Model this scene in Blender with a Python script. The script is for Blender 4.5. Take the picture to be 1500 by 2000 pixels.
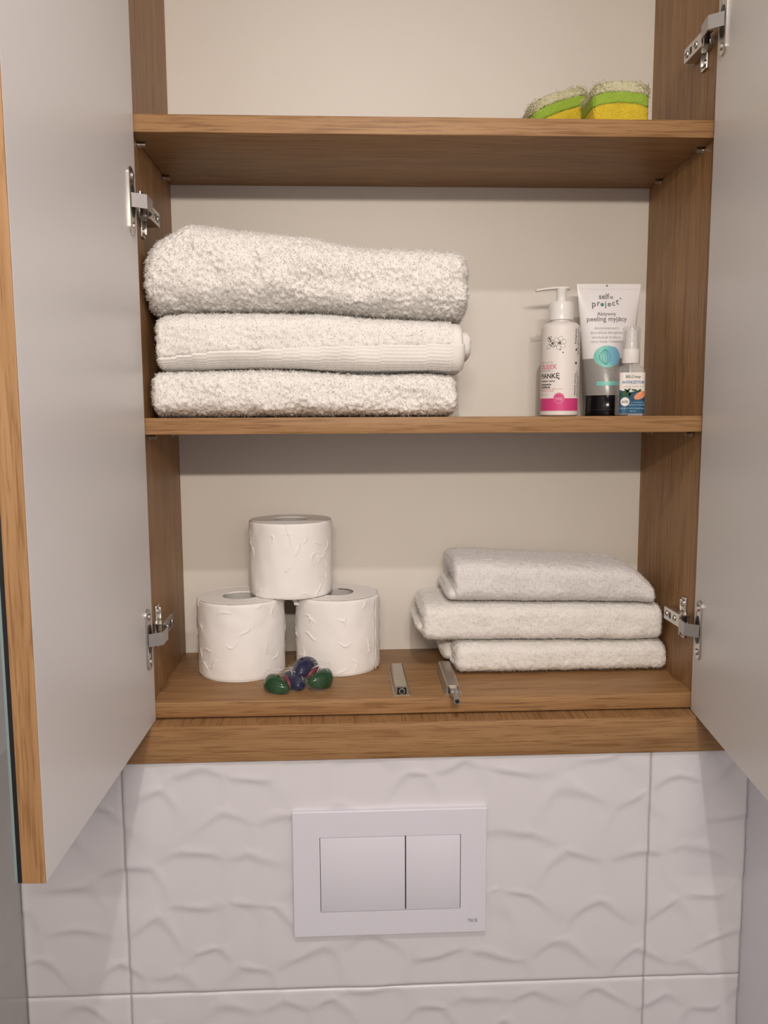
import bpy, bmesh, math, random
import numpy as np
from mathutils import Vector, Matrix

for o in list(bpy.data.objects):
    bpy.data.objects.remove(o, do_unlink=True)
S = bpy.context.scene
COL = S.collection

# ------------------------------------------------------------------ camera
cam_d = bpy.data.cameras.new('camera')
cam = bpy.data.objects.new('camera', cam_d)
COL.objects.link(cam)
cam_d.sensor_fit = 'VERTICAL'
cam_d.sensor_height = 24.0
cam_d.lens = 1591.25 / 2000.0 * 24.0
cam_d.clip_start = 0.01
pitch, roll, yaw = 0.1167, 0.0045, -0.0439
Rc = (Matrix.Rotation(yaw, 3, 'Z') @ Matrix.Rotation(-pitch, 3, 'X') @ Matrix.Rotation(roll, 3, 'Y'))
right, fwd, up = Rc.col[0].copy(), Rc.col[1].copy(), Rc.col[2].copy()
M = Matrix((right, up, -fwd)).transposed().to_4x4()
M.translation = Vector((-0.0845, -0.866, 0.018))
cam.matrix_world = M
S.camera = cam

# ------------------------------------------------------------------ world, lamps, exposure
w = bpy.data.worlds.new('world')
S.world = w
w.use_nodes = True
w.node_tree.nodes['Background'].inputs[0].default_value = (0.9, 0.9, 1.0, 1)
w.node_tree.nodes['Background'].inputs[1].default_value = 0.0

def spot(name, loc, aim, power, col, radius, size, blend):
    d = bpy.data.lights.new(name, 'SPOT')
    d.energy = power
    d.color = col
    d.shadow_soft_size = radius
    d.spot_size = math.radians(size)
    d.spot_blend = blend
    o = bpy.data.objects.new(name, d)
    o.location = loc
    o.rotation_euler = (Vector(aim) - Vector(loc)).to_track_quat('-Z', 'Y').to_euler()
    COL.objects.link(o)
    return o
bar = bpy.data.lights.new('mirror_light_bar', 'AREA')
bar.shape = 'RECTANGLE'; bar.size = 0.50; bar.size_y = 0.022
bar.energy = 11.3
bar.color = (1.0, 0.885, 0.765)
baro = bpy.data.objects.new('mirror_light_bar', bar)
baro.location = (-0.05, -1.45, 0.43)
baro.rotation_euler = Vector((-0.08, 1.0, -0.50)).to_track_quat('-Z', 'Z').to_euler()
COL.objects.link(baro)
spot('ceiling_downlight', (-0.025, -1.06, 1.01), (-0.025, -1.06, 0.0), 23.0, (1.0, 0.93, 0.91), 0.018, 154, 0.6)

S.view_settings.view_transform = 'Standard'
S.view_settings.look = 'None'
S.view_settings.gamma = 1.0
S.view_settings.use_curve_mapping = False
S.view_settings.exposure = 0.0

# ------------------------------------------------------------------ materials
MATS = {}
def srgb(r, g, b):
    f = lambda c: (c / 255 / 12.92) if c / 255 <= 0.04045 else ((c / 255 + 0.055) / 1.055) ** 2.4
    return (f(r), f(g), f(b), 1)

def mat(name, col, rough=0.5, metal=0.0, spec=0.5, trans=0.0, ior=1.45, alpha=1.0, bump=None, var=None, sheen=0.0, coat=0.0):
    m = bpy.data.materials.new(name)
    m.use_nodes = True
    nt = m.node_tree
    b = nt.nodes['Principled BSDF']
    if len(col) == 3:
        col = (*col, 1)
    b.inputs['Base Color'].default_value = col
    b.inputs['Roughness'].default_value = rough
    b.inputs['Metallic'].default_value = metal
    b.inputs['Specular IOR Level'].default_value = spec
    b.inputs['Transmission Weight'].default_value = trans
    b.inputs['IOR'].default_value = ior
    b.inputs['Alpha'].default_value = alpha
    b.inputs['Sheen Weight'].default_value = sheen
    b.inputs['Coat Weight'].default_value = coat
    tc = nt.nodes.new('ShaderNodeTexCoord')
    if var:                              # (scale, amount): slight tone variation
        n = nt.nodes.new('ShaderNodeTexNoise')
        n.inputs['Scale'].default_value = var[0]
        n.inputs['Detail'].default_value = 4
        nt.links.new(tc.outputs['Object'], n.inputs['Vector'])
        mx = nt.nodes.new('ShaderNodeMix'); mx.data_type = 'RGBA'
        mx.inputs[6].default_value = tuple(c * (1 - var[1]) for c in col[:3]) + (1,)
        mx.inputs[7].default_value = tuple(min(1, c * (1 + var[1])) for c in col[:3]) + (1,)
        nt.links.new(n.outputs['Fac'], mx.inputs[0])
        nt.links.new(mx.outputs[2], b.inputs['Base Color'])
    if bump:                             # (scale, strength, distance)
        n = nt.nodes.new('ShaderNodeTexNoise')
        n.inputs['Scale'].default_value = bump[0]
        n.inputs['Detail'].default_value = 3
        nt.links.new(tc.outputs['Object'], n.inputs['Vector'])
        bp = nt.nodes.new('ShaderNodeBump')
        bp.inputs['Strength'].default_value = bump[1]
        bp.inputs['Distance'].default_value = bump[2]
        nt.links.new(n.outputs['Fac'], bp.inputs['Height'])
        nt.links.new(bp.outputs['Normal'], b.inputs['Normal'])
    MATS[name] = m
    return m

def wood(name, axis):
    """oak laminate, grain running along the given axis (0, 1 or 2)"""
    m = bpy.data.materials.new(name)
    m.use_nodes = True
    nt = m.node_tree
    L = nt.links.new
    b = nt.nodes['Principled BSDF']
    tc = nt.nodes.new('ShaderNodeTexCoord')
    def streak(along, across, detail, seed):
        mp = nt.nodes.new('ShaderNodeMapping')
        sc = [across] * 3; sc[axis] = along
        mp.inputs['Scale'].default_value = sc
        mp.inputs['Location'].default_value = (seed, seed * 1.7, seed * 0.6)
        L(tc.outputs['Object'], mp.inputs['Vector'])
        n = nt.nodes.new('ShaderNodeTexNoise')
        n.inputs['Scale'].default_value = 1.0
        n.inputs['Detail'].default_value = detail
        n.inputs['Roughness'].default_value = 0.6
        n.inputs['Distortion'].default_value = 0.6
        L(mp.outputs['Vector'], n.inputs['Vector'])
        return n
    n1 = streak(3.0, 55.0, 4, 3.1)
    r1 = nt.nodes.new('ShaderNodeValToRGB')
    e = r1.color_ramp.elements
    e[0].position = 0.30; e[0].color = (0.285, 0.152, 0.063, 1)
    e[1].position = 0.72; e[1].color = (0.385, 0.222, 0.100, 1)
    L(n1.outputs['Fac'], r1.inputs['Fac'])
    n2 = streak(16.0, 420.0, 5, 9.3)          # dark pores
    r2 = nt.nodes.new('ShaderNodeValToRGB')
    e = r2.color_ramp.elements
    e[0].position = 0.36; e[0].color = (0.60, 0.52, 0.45, 1)
    e[1].position = 0.52; e[1].color = (1, 1, 1, 1)
    L(n2.outputs['Fac'], r2.inputs['Fac'])
    mx = nt.nodes.new('ShaderNodeMix'); mx.data_type = 'RGBA'; mx.blend_type = 'MULTIPLY'
    mx.inputs[0].default_value = 0.85
    L(r1.outputs['Color'], mx.inputs[6]); L(r2.outputs['Color'], mx.inputs[7])
    L(mx.outputs[2], b.inputs['Base Color'])
    b.inputs['Roughness'].default_value = 0.48
    b.inputs['Specular IOR Level'].default_value = 0.35
    bp = nt.nodes.new('ShaderNodeBump')
    bp.inputs['Strength'].default_value = 0.25
    bp.inputs['Distance'].default_value = 0.0006
    L(n2.outputs['Fac'], bp.inputs['Height'])
    L(bp.outputs['Normal'], b.inputs['Normal'])
    MATS[name] = m
    return m

wood('oak_x', 0); wood('oak_y', 1); wood('oak_z', 2)
mat('white_laminate', (0.70, 0.685, 0.67), 0.34, bump=(900, 0.06, 0.0004))
mat('back_laminate', (0.74, 0.70, 0.64), 0.42, bump=(700, 0.08, 0.0004), var=(3, 0.02))
mat('tile_white', (0.70, 0.685, 0.715), 0.28, spec=0.5)
mat('grout', (0.50, 0.45, 0.40), 0.9, bump=(500, 0.3, 0.0005))
mat('wall_white', (0.76, 0.75, 0.82), 0.55, bump=(300, 0.05, 0.0005))
mat('wall_grey', (0.40, 0.39, 0.385), 0.16, var=(9, 0.15))
mat('wall_plain', (0.74, 0.70, 0.66), 0.7)
mat('wall_pale', (0.50, 0.50, 0.50), 0.4)
mat('floor_grey', (0.36, 0.33, 0.31), 0.5, var=(6, 0.1))
mat('ceiling_white', (0.70, 0.68, 0.66), 0.9)
mat('steel', (0.60, 0.575, 0.54), 0.28, metal=1.0, var=(60, 0.06))
mat('steel_brushed', (0.42, 0.395, 0.375), 0.42, metal=0.9, bump=(800, 0.1, 0.0003))
mat('steel_dark', (0.05, 0.045, 0.04), 0.45, metal=0.6)
mat('latch_metal', (0.50, 0.455, 0.39), 0.36, metal=0.95, var=(120, 0.12), bump=(600, 0.15, 0.0003))
mat('black_plastic', (0.012, 0.012, 0.012), 0.4)
mat('backing_black', (0.006, 0.006, 0.007), 0.6)
mat('mirror', (0.80, 0.84, 0.84), 0.03, metal=1.0)
mat('glass_edge', (0.20, 0.27, 0.27), 0.12)
mat('plastic_white', (0.72, 0.71, 0.79), 0.30)
mat('gap_dark', (0.05, 0.045, 0.05), 0.8)
mat('print_grey', (0.15, 0.14, 0.15), 0.6)
mat('towel', (0.80, 0.775, 0.735), 1.0, spec=0.1, sheen=0.25)
mat('towel_grey', (0.75, 0.725, 0.71), 1.0, spec=0.1, sheen=0.25)
mat('paper', (0.88, 0.85, 0.82), 0.95, spec=0.15)
mat('cardboard', (0.50, 0.475, 0.45), 0.9, bump=(300, 0.2, 0.0004))
mat('sponge_yellow', (0.68, 0.50, 0.035), 0.95, bump=(420, 1.0, 0.003), var=(90, 0.22))
mat('sponge_green', (0.30, 0.45, 0.05), 0.95, bump=(500, 0.9, 0.002), var=(120, 0.15))
mat('sponge_mesh', (0.68, 0.65, 0.42), 0.9, bump=(600, 1.0, 0.003), var=(200, 0.22))
mat('bottle_white', (0.80, 0.765, 0.735), 0.32)
mat('label_white', (0.84, 0.80, 0.77), 0.45)
mat('pump_white', (0.84, 0.82, 0.80), 0.22)
mat('pink', (0.66, 0.06, 0.23), 0.4)
mat('pink_light', (0.80, 0.33, 0.46), 0.4)
mat('pink_print', (0.68, 0.16, 0.24), 0.5)
mat('print_black', (0.03, 0.03, 0.03), 0.5)
mat('print_soft', (0.36, 0.34, 0.33), 0.5)
mat('tube_white', (0.84, 0.82, 0.83), 0.26)
mat('tube_clear', (0.40, 0.39, 0.37), 0.22, trans=0.25)
mat('cap_black', (0.006, 0.005, 0.006), 0.14, spec=0.3)
mat('teal', (0.20, 0.60, 0.53), 0.35)
mat('teal_dark', (0.03, 0.34, 0.34), 0.4)
mat('blue_leaf', (0.20, 0.48, 0.66), 0.3)
mat('clear_plastic', (0.62, 0.61, 0.60), 0.08, alpha=0.32)
mat('film', (0.75, 0.78, 0.76), 0.10, alpha=0.03, spec=0.8, bump=(160, 0.6, 0.003))
mat('label_blue', (0.030, 0.105, 0.200), 0.4, var=(70, 0.3))
mat('print_blue', (0.03, 0.16, 0.36), 0.5)
mat('print_sky', (0.30, 0.55, 0.75), 0.5)
mat('print_green', (0.14, 0.22, 0.09), 0.5)
mat('leaf_green', (0.02, 0.085, 0.03), 0.5, var=(300, 0.4))
mat('papaya', (0.78, 0.33, 0.17), 0.5, var=(250, 0.3))
mat('crease_glint', (0.80, 0.82, 0.80), 0.25, alpha=0.55)  # half-clear pale colour standing in for glints on the capsule film's creases
mat('gel_green', (0.003, 0.050, 0.009), 0.09)
mat('gel_blue', (0.003, 0.005, 0.048), 0.09)
mat('gel_maroon', (0.20, 0.025, 0.035), 0.12, trans=0.2, coat=0.6)

# ------------------------------------------------------------------ object helpers
def tag(o, label=None, cat=None, group=None, kind=None):
    if label: o['label'] = label
    if cat: o['category'] = cat
    if group: o['group'] = group
    if kind: o['kind'] = kind
    return o

def empty(name, loc):
    o = bpy.data.objects.new(name, None)
    o.empty_display_size = 0.02
    o.location = loc
    COL.objects.link(o)
    return o

def origin_of(p):
    v = Vector((0, 0, 0))
    while p is not None:
        v += p.location
        p = p.parent
    return v

class MB:
    """collects world-space shapes; build() links them as one mesh object"""
    def __init__(s): s.v = []; s.f = []; s.cuts = []
    def add(s, vs, fs):
        n = len(s.v)
        s.v += [tuple(float(c) for c in p) for p in vs]
        s.f += [tuple(i + n for i in q) for q in fs]
        return s
    def box(s, x0, x1, y0, y1, z0, z1, bev=0.0, seg=2, tf=None):
        bm = bmesh.new()
        r = bmesh.ops.create_cube(bm, size=1.0)
        for v in bm.verts:
            v.co = Vector(((x0 + x1) / 2 + v.co.x * (x1 - x0), (y0 + y1) / 2 + v.co.y * (y1 - y0), (z0 + z1) / 2 + v.co.z * (z1 - z0)))
        if bev > 0:
            bmesh.ops.bevel(bm, geom=list(bm.edges), offset=bev, segments=seg, profile=0.5, affect='EDGES')
        bm.verts.index_update()
        vs = [tf(v.co) if tf else v.co for v in bm.verts]
        s.add(vs, [[v.index for v in f.verts] for f in bm.faces])
        bm.free()
        return s
    def cyl(s, p0, p1, r0, r1=None, n=20, cap=True):
        r1 = r0 if r1 is None else r1
        p0, p1 = Vector(p0), Vector(p1)
        d = (p1 - p0).normalized()
        a = d.orthogonal().normalized(); b = d.cross(a)
        vs = []
        for p, r in ((p0, r0), (p1, r1)):
            for i in range(n):
                t = 2 * math.pi * i / n
                vs.append(p + (a * math.cos(t) + b * math.sin(t)) * r)
        fs = [[i, (i + 1) % n, n + (i + 1) % n, n + i] for i in range(n)]
        if cap: fs += [list(range(n))[::-1], list(range(n, 2 * n))]
        return s.add(vs, fs)
    def lathe(s, prof, cx, cy, n=48, close=True):
        vs, fs = [], []
        for r, z in prof:
            for i in range(n):
                t = 2 * math.pi * i / n
                vs.append((cx + r * math.cos(t), cy + r * math.sin(t), z))
        m = len(prof)
        for k in range(m - 1):
            for i in range(n):
                j = (i + 1) % n
                fs.append([k * n + i, k * n + j, (k + 1) * n + j, (k + 1) * n + i])
        if close:
            fs.append(list(range(n))[::-1]); fs.append([(m - 1) * n + i for i in range(n)])
        return s.add(vs, fs)
    def loft(s, rings, cap=True):
        n = len(rings[0]); vs = [p for r in rings for p in r]; fs = []
        for k in range(len(rings) - 1):
            for i in range(n):
                j = (i + 1) % n
                fs.append([k * n + i, k * n + j, (k + 1) * n + j, (k + 1) * n + i])
        if cap:
            fs.append(list(range(n))[::-1]); fs.append([(len(rings) - 1) * n + i for i in range(n)])
        return s.add(vs, fs)
    def build_lines(s, name, m, parent):
        c = s.cuts + [(len(s.v), len(s.f))]
        for (v0, f0), (v1, f1) in zip(c[:-1], c[1:]):
            q = MB(); q.v = s.v[v0:v1]; q.f = [tuple(i - v0 for i in f) for f in s.f[f0:f1]]
            q.build(name, m, parent, fix=False)
    def build(s, name, m, parent=None, smooth=None, fix=True):
        org = origin_of(parent)
        me = bpy.data.meshes.new(name)
        me.from_pydata([(p[0] - org.x, p[1] - org.y, p[2] - org.z) for p in s.v], [], s.f)
        if fix:
            bm = bmesh.new(); bm.from_mesh(me)
            bmesh.ops.recalc_face_normals(bm, faces=bm.faces)
            bm.to_mesh(me); bm.free()
        me.materials.append(MATS[m])
        if smooth is not None:
            me.shade_smooth()
            if smooth < 180:
                me.set_sharp_from_angle(angle=math.radians(smooth))
        o = bpy.data.objects.new(name, me)
        COL.objects.link(o)
        o.parent = parent
        return o

def grid_object(name, P, m, parent, wrap=False, smooth=True, flip=False):
    """P: (a, b, 3) array of world points -> one mesh"""
    a, b, _ = P.shape
    org = origin_of(parent)
    V = (P.reshape(-1, 3) - np.array(org)).astype(np.float32)
    I = np.arange(a * b).reshape(a, b)
    if wrap:
        I = np.concatenate([I, I[:, :1]], 1)
    q = np.stack([I[:-1, :-1], I[:-1, 1:], I[1:, 1:], I[1:, :-1]], -1).reshape(-1, 4)
    if flip: q = q[:, ::-1]
    return raw_object(name, V, q, m, parent, smooth)

def raw_object(name, V, q, m, parent, smooth=True):
    me = bpy.data.meshes.new(name)
    k = q.shape[1]
    me.vertices.add(len(V)); me.vertices.foreach_set('co', np.ascontiguousarray(V, dtype=np.float32).ravel())
    me.loops.add(q.size); me.loops.foreach_set('vertex_index', np.ascontiguousarray(q, dtype=np.int32).ravel())
    me.polygons.add(len(q)); me.polygons.foreach_set('loop_start', np.arange(0, q.size, k, dtype=np.int32))
    me.update(calc_edges=True); me.validate()
    if smooth: me.shade_smooth()
    me.materials.append(MATS[m])
    o = bpy.data.objects.new(name, me)
    COL.objects.link(o)
    o.parent = parent
    return o

def text_shape(s, size, bold=0.0, align='LEFT', shear=0.0, space=1.0):
    """flat lettering as (verts2d, faces)"""
    cu = bpy.data.curves.new('tmp', 'FONT')
    cu.body = s; cu.size = size; cu.align_x = align
    cu.offset = bold * size; cu.shear = shear; cu.space_character = space
    cu.resolution_u = 3
    ob = bpy.data.objects.new('tmp', cu)
    COL.objects.link(ob)
    dg = bpy.context.evaluated_depsgraph_get(); dg.update()
    ev = ob.evaluated_get(dg)
    me = ev.to_mesh()
    vs = [(v.co.x, v.co.y) for v in me.vertices]
    fs = [tuple(p.vertices) for p in me.polygons]
    ev.to_mesh_clear()
    bpy.data.objects.remove(ob, do_unlink=True)
    bpy.data.curves.remove(cu)
    return vs, fs

def stroke(pts, wd):
    """flat ribbon through 2d points"""
    vs, fs = [], []
    n = len(pts)
    for i, p in enumerate(pts):
        a = pts[max(0, i - 1)]; b = pts[min(n - 1, i + 1)]
        dx, dy = b[0] - a[0], b[1] - a[1]
        l = math.hypot(dx, dy) or 1
        nx, ny = -dy / l * wd / 2, dx / l * wd / 2
        vs += [(p[0] + nx, p[1] + ny), (p[0] - nx, p[1] - ny)]
    for i in range(n - 1):
        fs.append((2 * i, 2 * i + 1, 2 * i + 3, 2 * i + 2))
    return vs, fs

def disc(cx, cy, rx, ry=None, n=28, rot=0.0, rings=1):
    ry = rx if ry is None else ry
    vs = [(cx, cy)]; fs = []
    c, s_ = math.cos(rot), math.sin(rot)
    for k in range(1, rings + 1):
        for i in range(n):
            t = 2 * math.pi * i / n
            x, y = rx * math.cos(t) * k / rings, ry * math.sin(t) * k / rings
            vs.append((cx + x * c - y * s_, cy + x * s_ + y * c))
    for i in range(n):
        j = (i + 1) % n
        fs.append((0, 1 + i, 1 + j))
        for k in range(rings - 1):
            fs.append((1 + k * n + i, 1 + (k + 1) * n + i, 1 + (k + 1) * n + j, 1 + k * n + j))
    return vs, fs

def wrapped(mb, shape, fn, dx=0.0, dy=0.0):
    vs, fs = shape
    mb.cuts.append((len(mb.v), len(mb.f)))
    mb.add([fn(x + dx, y + dy) for x, y in vs], fs)

# ------------------------------------------------------------------ dimensions (metres)
HW = 0.3005          # half inner width of the cabinet
DP = 0.1912          # inner depth
T = 0.0174           # board thickness
Z1, Z2, Z3 = 0.3029, 0.0, -0.2904      # underside of upper shelf, underside of middle shelf, top of bottom board
TOPZ = 0.66
YT = -0.0175         # tiled wall plane
XL, XR = -0.4452, 0.3594               # side walls
FLOOR, CEIL, REAR = -1.55, 1.08, -2.4

# ------------------------------------------------------------------ room shell
def struct(name, mb, m, label=None):
    return tag(mb.build(name, m), label=label, kind='structure')

b = MB()
for (x0, x1, z0, z1) in ((XL, XR, FLOOR, -0.352), (XL, -0.333, -0.352, CEIL), (0.333, XR, -0.352, CEIL), (-0.333, 0.333, TOPZ + 0.022, CEIL)):
    b.box(x0, x1, YT + 0.003, YT + 0.27, z0, z1)
wall_back = struct('wall_back', b, 'grout', 'back wall of white wave relief tiles around the cabinet niche')
struct('wall_left', MB().box(XL - 0.05, XL, REAR, YT + 0.28, FLOOR, -0.3268), 'wall_grey', 'glossy grey lower part of the left wall')
struct('wall_left_upper', MB().box(XL - 0.05, XL, REAR, YT + 0.28, -0.3268, CEIL), 'wall_pale', 'pale upper part of the left wall')
struct('wall_right', MB().box(XR, XR + 0.05, REAR, YT + 0.28, FLOOR, CEIL), 'wall_white', 'plain white right wall')
struct('wall_rear', MB().box(XL, XR, REAR - 0.05, REAR, FLOOR, CEIL), 'wall_plain', 'plain wall behind the viewer')
struct('floor', MB().box(XL, XR, REAR, YT + 0.28, FLOOR - 0.05, FLOOR), 'floor_grey', 'grey floor')
struct('ceiling', MB().box(XL, XR, REAR, YT + 0.28, CEIL, CEIL + 0.05), 'ceiling_white', 'white ceiling')

# relief tiles: pillow cells bounded by soft ridges
ARCS = [(-0.2534, -0.3748), (-0.1916, -0.372), (-0.2977, -0.3896), (-0.2255, -0.4076), (-0.3451, -0.4131), (-0.2548, -0.4627), (-0.1935, -0.4587), (-0.3262, -0.4843), (-0.2537, -0.518), (-0.2064, -0.5317), (-0.3841, -0.5453), (-0.2977, -0.5407), (-0.2455, -0.5713), (-0.4279, -0.5907), (-0.3419, -0.5984), (-0.2744, -0.5963), (-0.2052, -0.5958), (-0.1297, -0.5878), (-0.1656, -0.533), (-0.0764, -0.356), (-0.1373, -0.3516), (-0.3802, -0.6415), (0.0357, -0.3763), (0.0936, -0.3747), (-0.0122, -0.3883), (0.1627, -0.4047), (0.2404, -0.4082), (0.2817, -0.3899), (0.1049, -0.4539), (0.1557, -0.4811), (0.2415, -0.4837), (0.3082, -0.4705), (0.1074, -0.5237), (0.1951, -0.5436), (0.2816, -0.5418), (0.3192, -0.523), (0.08, -0.5305), (0.1595, -0.5874), (0.2454, -0.6014), (0.3076, -0.599), (0.3334, -0.5747), (0.0749, -0.5921), (0.0081, -0.5928), (0.1224, -0.6393), (0.2051, -0.6425), (0.3254, -0.6679), (0.2, -0.3553)]
rng = np.random.default_rng(5)
seeds = [(x, z - 0.024) for x, z in ARCS]
for k in range(4000):
    p = (rng.uniform(XL - 0.05, XR + 0.05), rng.uniform(-1.6, 1.0))
    inside = -0.638 < p[1] < -0.357
    lim = 0.050 if inside else 0.046
    if all((p[0] - q[0]) ** 2 + (p[1] - q[1]) ** 2 > lim ** 2 for q in seeds):
        seeds.append(p)
SEED = np.array(seeds)

def relief(X, Zz):
    sh = X.shape
    P = np.stack([X.ravel(), Zz.ravel()], -1)
    lo, hi = P.min(0) - 0.12, P.max(0) + 0.12
    sd = SEED[np.all((SEED > lo) & (SEED < hi), 1)]
    wob = 0.004 * np.stack([np.sin(P[:, 1] * 70 + 2 * np.sin(P[:, 0] * 40)), np.sin(P[:, 0] * 65 + 1.5 * np.sin(P[:, 1] * 50))], -1)
    Q = P + wob
    d = np.sqrt((Q[:, None, 0] - sd[None, :, 0]) ** 2 + (1.15 * (Q[:, None, 1] - sd[None, :, 1])) ** 2)
    od = np.argpartition(d, 2, axis=1)[:, :3]
    od = np.take_along_axis(od, np.argsort(np.take_along_axis(d, od, 1), axis=1), 1)
    i1 = od[:, 0]
    dv = sd[od[:, 1]] - sd[i1]
    low = np.where(sd[i1, 1] < sd[od[:, 1], 1], i1, od[:, 1])
    ori = np.abs(dv[:, 1]) / np.linalg.norm(dv, axis=1)
    d = np.take_along_axis(d, od, 1)
    e = d[:, 1] - d[:, 0]
    e3 = d[:, 2] - d[:, 0]
    e = np.sqrt(e * e + 0.000004) * (1 - 0.25 * np.exp(-(e3 / 0.012) ** 2))
    h = np.exp(-(e / 0.0110) ** 2) * (0.0005 + 0.0012 * ori * np.exp(-((P[:, 0] - sd[low, 0]) / 0.026) ** 2))
    # pillows tilt a little so that each top edge is stepped in more than its bottom edge
    c = sd[i1]
    h += 0.0010 * np.clip((c[:, 1] - P[:, 1]) / 0.03, -1, 1) * (1 - np.exp(-(e / 0.012) ** 2))
    return h.reshape(sh)

def tile(x0, x1, z0, z1):
    st = 0.0025
    nx, nz = max(3, int((x1 - x0) / st)), max(3, int((z1 - z0) / st))
    xs = np.linspace(x0, x1, nx); zs = np.linspace(z0, z1, nz)
    X, Zz = np.meshgrid(xs, zs, indexing='ij')
    h = relief(X, Zz)
    ed = np.minimum(np.minimum(X - x0, x1 - X), np.minimum(Zz - z0, z1 - Zz))
    Y = YT - h + 0.0010
    Y = Y + 0.0010 * np.exp(-ed / 0.0006)
    P = np.stack([X, Y, Zz], -1)
    # sides folded back so that the tile has thickness
    back = P.copy(); back[..., 1] = YT + 0.0032
    P = np.concatenate([back[:1], P, back[-1:]], 0)
    a = P[:, :1].copy(); c = P[:, -1:].copy(); a[..., 1] = YT + 0.0032; c[..., 1] = YT + 0.0032
    P = np.concatenate([a, P, c], 1)
    return grid_object('tile', P, 'tile_white', wall_back, flip=False)
G = 0.0006
for z0, z1 in ((-0.9103, -0.6203), (-0.6203, -0.3301)):
    for x0, x1 in ((XL, -0.3316), (-0.3316, 0.248), (0.248, XR)):
        tile(x0 + G, x1 - G, z0 + G, z1 - G)
for k in range(5):
    z0 = -0.3301 + 0.29 * k; z1 = min(z0 + 0.29, CEIL)
    tile(XL + G, -0.3315, z0 + G, z1 - G)
    tile(0.3315, XR - G, z0 + G, z1 - G)

# ------------------------------------------------------------------ cabinet
cab = tag(empty('wall_cabinet', (0, 0.095, Z3 - T)), 'open built-in oak bathroom cabinet with two white-lined doors and three shelves', 'cabinet')
for sx in (-1, 1):
    x0, x1 = sorted((sx * HW, sx * (HW + 0.018)))
    MB().box(x0, x1, 0.0, DP + 0.004, Z3 - T, TOPZ + 0.018, 0.0006).build('side_panel', 'oak_z', cab)
tag(MB().box(-HW, HW, DP, DP + 0.004, Z3 - T, TOPZ).build('back_panel', 'back_laminate', cab), 'plain off-white back panel')
for z in (Z2, Z1):
    MB().box(-HW + 0.0006, HW - 0.0006, 0.0005, DP - 0.0005, z, z + T, 0.0007).build('shelf', 'oak_x', cab, smooth=35)
MB().box(-HW, HW, 0.0, DP, Z3 - T, Z3, 0.0007).build('bottom_panel', 'oak_x', cab, smooth=35)
MB().box(-HW, HW, 0.0, DP, TOPZ, TOPZ + 0.018, 0.0007).build('top_panel', 'oak_x', cab, smooth=35)
fas = MB().box(-0.3305, 0.3305, -0.0212, 0.010, -0.3500, -0.3103, 0.0006).build('fascia', 'oak_x', cab, smooth=35)
MB().box(-0.3305, 0.3305, -0.0200, 0.0095, -0.31035, -0.3099).build('edge_band', 'oak_y', fas)

# shelf pins
for z in (Z1, Z2):
    for sx in (-1, 1):
        for y in (0.032, 0.150):
            x0 = sx * HW
            m_ = MB().cyl((x0, y, z - 0.0028), (x0 - sx * 0.0085, y, z - 0.0028), 0.0026, n=14)
            m_.cyl((x0 - sx * 0.0005, y, z - 0.0028), (x0 - sx * 0.002, y, z - 0.0028), 0.0038, n=14)
            m_.build('shelf_pin', 'steel', cab, smooth=40)

# doors: u runs from the hinge side to the free edge, n is the inner (white) side
class Door:
    def __init__(s, hx, hy, dx, dy, side):
        l = math.hypot(dx, dy)
        s.h = (hx, hy); s.d = (dx / l, dy / l)
        s.n = (-s.d[1], s.d[0]) if side < 0 else (s.d[1], -s.d[0])
    def __call__(s, c):
        u, n, z = c
        return (s.h[0] + s.d[0] * u + s.n[0] * n, s.h[1] + s.d[1] * u + s.n[1] * n, z)
DL = Door(-0.2957, 0.0008, -0.0160, -1.0, -1)
DR = Door(0.2958, 0.0000, -0.1185, -1.0, 1)
ZB, ZT_ = -0.3088, TOPZ + 0.016
LEN = 0.3150
for D_, lab in ((DL, 'left door standing open with white inner face and mirror outside'), (DR, 'right door standing open with white inner face')):
    d = tag(MB().box(0.003, LEN - 0.001, -0.0165, 0.0, ZB, ZT_, 0.0004, tf=D_).build('door', 'white_laminate', cab), lab)
    tag(MB().box(LEN - 0.0011, LEN + 0.0003, -0.0165, 0.0, ZB, ZT_, 0.0004, tf=D_).build('edge_band', 'oak_z', d), 'oak edge of the door')
    MB().box(0.004, LEN - 0.0002, -0.0196, -0.0165, ZB + 0.0003, ZT_, tf=D_).build('mirror_backing', 'backing_black', d)
    MB().box(0.004, LEN - 0.0004, -0.0218, -0.0197, ZB + 0.0003, ZT_, 0.0003, tf=D_).build('mirror_glass', 'glass_edge', d)
    MB().box(0.006, LEN - 0.003, -0.0221, -0.0219, ZB + 0.003, ZT_ - 0.002, tf=D_).build('mirror_face', 'mirror', d)

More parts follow.
